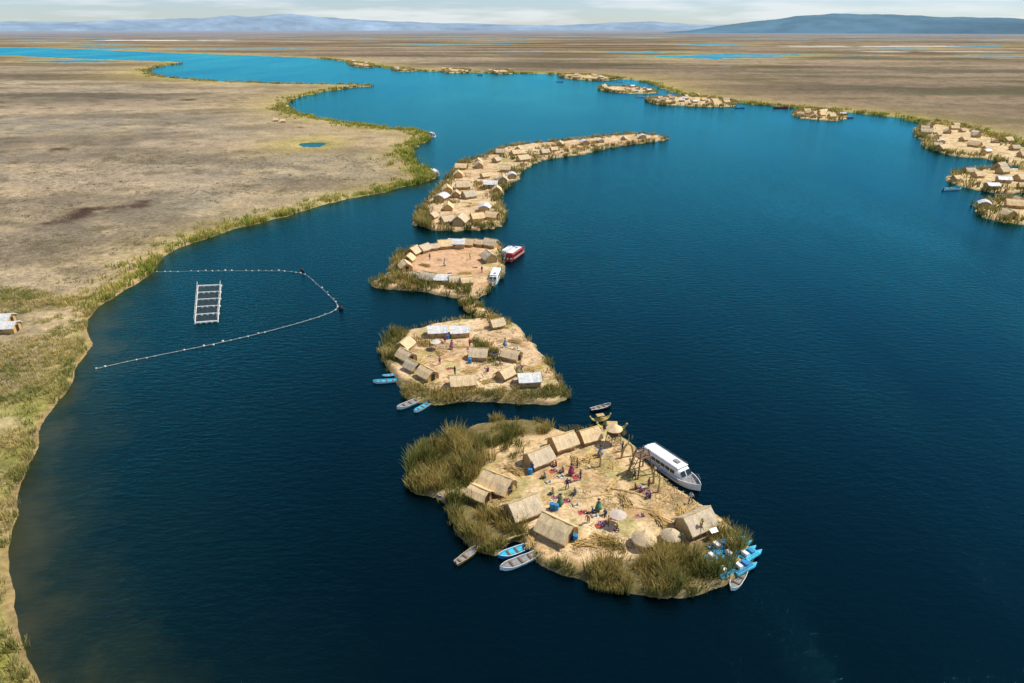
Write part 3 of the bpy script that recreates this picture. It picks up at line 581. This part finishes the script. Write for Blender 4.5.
for k,(x,y,a) in enumerate([(553,475,.4),(560,481,.5),(568,486,.4),(577,481,.3),(548,487,.4),(556,501,0),(566,505,.3),(575,510,.2),(553,512,.8),(583,517,.2),(594,521,.2),(603,527,.1),(612,524,.5),(640,492,.8),(648,497,.8),(600,530,.3),(492,488,.2),(640,520,.3),
    (440,345,.1),(448,350,.3),(470,352,.1),(450,372,.5),(487,372,.2),(520,370,.8),(430,360,.9),(440,262,0),(475,270,0),(450,276,.1),(516,352,.3),
    (470,205,0),(480,192,0),(456,217,0)]):
    X,Y=G(x,y); put('market_blanket',BL[k%3],X,Y,.5,a,(.55,.6,1) if k<18 else (.6,.6,1),BC[(k*5+k//3)%8])
b=MB()
b.rev([(.28,0),(.3,.05),(.3,.8),(.28,.85),(.01,.87)],M_blue,14); DR=b.mesh('water_drum')
for x,y in [(552,513),(556,514),(530,478),(575,545),(470,366),(448,342),(420,279)]: X,Y=G(x,y); put('water_drum',DR,X,Y,.5)
b=MB(); b.tube((0,0,0),(0,0,1.6),.04,.04,M_grey,6); MM=Matrix.Translation((0,0,1.7))@Matrix.Rotation(math.radians(25),4,'X'); b.box((0,0,0),(1.2,.7,.05),M_glass,M=MM); b.box((0,0,-.05),(1.26,.76,.04),M_white,M=MM); SP=b.mesh('solar_panel')
for x,y in [(508,500),(712,543),(495,362),(447,250)]: X,Y=G(x,y); put('solar_panel',SP,X,Y,.5,.4,.7)
b=MB(); random.seed(3)
for k in range(60):
    a=random.uniform(-.5,.5); x,y=random.uniform(-.7,.7),random.uniform(-.5,.5); z_=.05+random.uniform(0,.5)*(1-abs(x)); l_=random.uniform(.6,1.1)
    b.tube((x-math.cos(a)*l_,y-math.sin(a)*l_,z_),(x+math.cos(a)*l_,y+math.sin(a)*l_,z_+random.uniform(-.05,.1)),.06,.03,random.choice([M_bund,M_bund,M_yel,M_wall]),5)
HP=b.mesh('cut_reed_heap')
for x,y,s in [(515,475,1),(590,462,.9),(540,505,.8),(625,505,1),(660,525,1),(585,548,1),(612,470,.7),(680,515,.8),(530,546,.7),(500,505,.8),(575,465,.8),(605,545,1.1),(420,368,1),(455,384,.9),(490,385,.9),(535,372,1),(440,357,.8),(470,375,.9),(515,345,.9),(425,268,1),(465,276,1),(485,258,1),(470,208,1.2),(452,204,1.2),(480,185,1.2)]:
    X,Y=G(x,y); put('cut_reed_heap',HP,X,Y,.5,random.uniform(0,3),s)

# ---------------- fish pens
pen=[(95,369),(130,361),(160,355),(220,343),(270,331),(310,320),(341,309),(332,298),(318,285),(302,271),(250,271),(200,271),(152,272)]
l=chaikin(GP(pen),2,False); seg=np.linalg.norm(np.diff(l,axis=0),axis=1); cum=np.concatenate([[0],np.cumsum(seg)]); b=MB()
M_float=plain('float_foam',(.62,.60,.54),.7,.25)
for t in np.arange(0,cum[-1],1.5):
    x,y=np.interp(t,cum,l[:,0]),np.interp(t,cum,l[:,1]); r=random.uniform(.08,.22)*(0 if random.random()<.15 else 1)
    x+=random.uniform(-.2,.2); y+=random.uniform(-.35,.35)
    if r: b.rev([(.02,-r),(r*.8,-r*.6),(r,0),(r*.8,r*.6),(.02,r)],M_float,8,Matrix.Translation((x,y,.06)))
b.path([(x,y,.03) for x,y in l],[.03]*len(l),M_float,5)
for q_ in [(341,309),(302,271)]:
    X,Y=G(*q_); b.rev([(.02,-.6),(.4,-.3),(.45,.2),(.25,.5),(.02,.6)],M_black,10,Matrix.Translation((X,Y,.1)))
put('float_line',b.mesh('float_line'),0,0,0)
A,B_,C_,D_=[Vector((*G(*k),.25)) for k in [(198,287),(221,286),(218,322),(195,324)]]
b=MB()
def bar(p,q_,w=.2): b.tube(p,q_,w/2,w/2,M_float,6)
n=5
for k in range(n+1):
    f=k/n; p=A.lerp(D_,f); q_=B_.lerp(C_,f); bar(p,q_,.34 if k in(0,n) else .24)
    for j in range(5): o_=p.lerp(q_,j/4); b.rev([(.02,-.3),(.22,-.2),(.22,.12),(.02,.16)],M_float,8,Matrix.Translation((o_.x+random.uniform(-.1,.1),o_.y,.1)))
    for o_ in(p,q_): b.tube(o_,o_+Vector((0,0,1.0)),.05,.05,M_float,5)
bar(A,D_,.2);bar(B_,C_,.2)
up=Vector((0,0,.95)); b.tube(A+up,D_+up,.03,.03,M_float,5); b.tube(B_+up,C_+up,.03,.03,M_float,5)
for f in np.linspace(0,1,40): b.tube(A.lerp(D_,f),B_.lerp(C_,f),.02,.02,M_grey,4)
put('fish_cage',b.mesh('fish_cage'),0,0,0)

# ---------------- people
def person(pose):
    J={};E=[]
    def j(n,c,r,lab,par=None):
        J[n]=(Vector(c),r,lab)
        if par: E.append((par,n))
    pz=.16 if pose=='sit' else .92
    o=Vector((0,0,pz-.92)); bend=pose=='bend'
    def S_(x,y,z_): return (x,y,z_+o.z)
    def T_(x,y,z_):
        v=Vector((x,y,z_-.95)); 
        if bend: v=Matrix.Rotation(math.radians(-48),3,'X')@v
        v.z+=.95+o.z; return v
    j('pel',T_(0,0,.95),.13,'leg'); j('sp',T_(0,.0,1.12),.12,'top','pel'); j('ch',T_(0,.01,1.32),.135,'top','sp'); j('nk',T_(0,.01,1.47),.05,'skin','ch'); j('hd',T_(0,.03,1.58),.085,'head','nk'); j('ht',T_(0,.015,1.67),.07,'head','hd')
    for s in(-1,1):
        n='L' if s<0 else 'R'
        j('sh'+n,T_(s*.17,0,1.38),.055,'top','ch')
        if pose in('stand','skirt'): el=(s*.25,-.02,1.12); wr=(s*.26,.06,.88)
        elif pose=='walk': el=(s*.24,s*.12,1.12); wr=(s*.24,s*.25+.05,.93)
        elif pose=='sit': el=(s*.24,.14,1.14); wr=(s*.14,.33,1.08)
        else: el=(s*.22,.2,1.25); wr=(s*.2,.42,1.2)
        j('el'+n,T_(*el),.043,'top','sh'+n); j('wr'+n,T_(*wr),.03,'skin','el'+n)
        d_=(Vector(wr)-Vector(el)).normalized(); pm=Vector(wr)+d_*.07; j('pm'+n,T_(*pm),.033,'skin','wr'+n)
        side=Vector((0,1,0)) if abs(d_.y)<.7 else Vector((0,0,1))
        for q_ in range(4):
            base=pm+side*(q_-1.5)*.021+d_*.03; k1=base+d_*(.03+.006*(q_ in(1,2))); k2=k1+d_*.03+Vector((-s*.012,0,0))
            j(f'f{q_}a'+n,T_(*base),.011,'skin','pm'+n); j(f'f{q_}b'+n,T_(*k1),.010,'skin',f'f{q_}a'+n); j(f'f{q_}c'+n,T_(*k2),.008,'skin',f'f{q_}b'+n)
        th=pm+side*.045-d_*.01; j('ta'+n,T_(*th),.012,'skin','pm'+n); j('tb'+n,T_(*(th+d_*.035+side*.012)),.009,'skin','ta'+n)
        j('hp'+n,S_(s*.09,0,.88),.09,'leg','pel')
        if pose=='sit': kn=(s*.18,.42,.36-o.z); an=(s*.13,.55,.08-o.z); to=(s*.14,.68,.05-o.z)
        elif pose=='walk': kn=(s*.1,.06+s*.14,.5); an=(s*.1,s*.26,.1); to=(s*.11,s*.26+.13,.05)
        else: kn=(s*.11,.02,.48); an=(s*.12,0,.09); to=(s*.13,.13,.045)
        j('kn'+n,S_(*kn),.062,'leg','hp'+n); j('an'+n,S_(*an),.042,'leg','kn'+n); j('to'+n,S_(*to),.035,'shoe','an'+n)
    names=list(J); idx={n:i for i,n in enumerate(names)}
    me=bpy.data.meshes.new('t'); me.from_pydata([J[n][0] for n in names],[(idx[a],idx[b_]) for a,b_ in E],[])
    ob=bpy.data.objects.new('t',me); S.collection.objects.link(ob); md=ob.modifiers.new('s','SKIN'); md.use_smooth_shade=True
    if not me.skin_vertices:
        bpy.context.view_layer.objects.active=ob; ob.select_set(True); bpy.ops.object.mode_set(mode='EDIT'); bpy.ops.object.mode_set(mode='OBJECT'); 
        if not me.skin_vertices: bpy.ops.mesh.customdata_skin_add()
    sv=me.skin_vertices[0].data
    for i,n in enumerate(names): sv[i].radius=(J[n][1],)*2; sv[i].use_root=(i==0)
    su=ob.modifiers.new('u','SUBSURF'); su.levels=1; su.render_levels=1
    dg=bpy.context.evaluated_depsgraph_get(); m2=bpy.data.meshes.new_from_object(ob.evaluated_get(dg)); bpy.data.objects.remove(ob)
    b=MB(); mat={'leg':M_pants,'top':M_cloth,'skin':M_skin,'head':M_skin,'shoe':M_black}
    segs=[(J[a][0],J[b_][0],J[b_][2]) for a,b_ in E]; b.v=[v.co.copy() for v in m2.vertices]; hc=J['hd'][0]
    for pl in m2.polygons:
        c=pl.center; best=None
        for a,e,lab in segs:
            ab=e-a; t=max(0,min(1,(c-a).dot(ab)/ab.length_squared)); dd=(c-a-ab*t).length
            if best is None or dd<best[0]: best=(dd,lab)
        m=mat[best[1]]
        if best[1]=='head' and (c.z>hc.z+.05 or c.y<hc.y-.02): m=M_hair
        b.f.append(list(pl.vertices)); b.m.append(b.mi(m))
    fy=hc.y+.085
    for s in(-1,1): b.rev([(.002,-.012),(.012,0),(.002,.012)],M_hair,6,Matrix.Translation((s*.032,fy,hc.z))); b.rev([(.004,-.03),(.018,0),(.004,.03)],M_skin,6,Matrix.Translation((s*.088,hc.y,hc.z)))
    b.box((0,fy+.008,hc.z-.025),(.022,.03,.045),M_skin,tap=.5); b.box((0,fy-.004,hc.z-.06),(.045,.012,.01),M_red)
    if pose in('skirt','sit'):
        z0=J['pel'][0].z
        if pose=='skirt': b.rev([(.15,z0+.12),(.24,z0),(.36,z0-.3),(.42,z0-.52),(.40,z0-.54),(.3,z0-.3)],M_cloth,18,jit=.04)
        ht=J['ht'][0]; b.rev([(.19,ht.z),(.2,ht.z+.015),(.11,ht.z+.03),(.1,ht.z+.1),(.02,ht.z+.12)],M_dark if pose=='skirt' else M_bund,14,Matrix.Translation((ht.x,ht.y,0)))
    return b.mesh('person',True)
PE={k:person(k) for k in ['stand','walk','sit','skirt','bend']}
CC=[(.5,.05,.05),(.05,.10,.3),(.6,.58,.52),(.05,.05,.06),(.42,.12,.24),(.5,.32,.07),(.08,.24,.14),(.12,.25,.42),(.35,.04,.12)]
pl=[(556,470,'sit'),(563,476,'sit'),(571,479,'skirt'),(580,484,'stand'),(545,482,'sit'),(567,493,'walk'),(575,498,'sit'),(553,498,'sit'),(560,510,'skirt'),(592,517,'sit'),(598,515,'skirt'),(605,519,'sit'),(608,531,'stand'),(588,527,'bend'),(614,535,'sit'),(635,493,'sit'),(640,496,'sit'),(648,492,'stand'),(634,484,'walk'),(658,480,'stand'),(622,455,'stand'),(600,460,'skirt'),(690,507,'walk'),(680,548,'stand'),(532,476,'walk'),(604,434,'stand'),(650,502,'sit'),(577,472,'stand'),
 (445,346,'stand'),(452,352,'skirt'),(470,350,'walk'),(440,368,'stand'),(488,375,'sit'),(520,366,'stand'),(505,350,'skirt'),(455,378,'stand'),(430,262,'stand'),(445,268,'skirt'),(470,262,'stand'),(482,275,'walk')]
for k,(x,y,ps) in enumerate(pl):
    X,Y=G(x,y); put('person',PE[ps],X,Y,.52,random.uniform(0,6.28),.98,CC[(k*4+k//5)%9])
print('objects',len(bpy.data.objects),'polys',sum(len(m.polygons) for m in bpy.data.meshes))
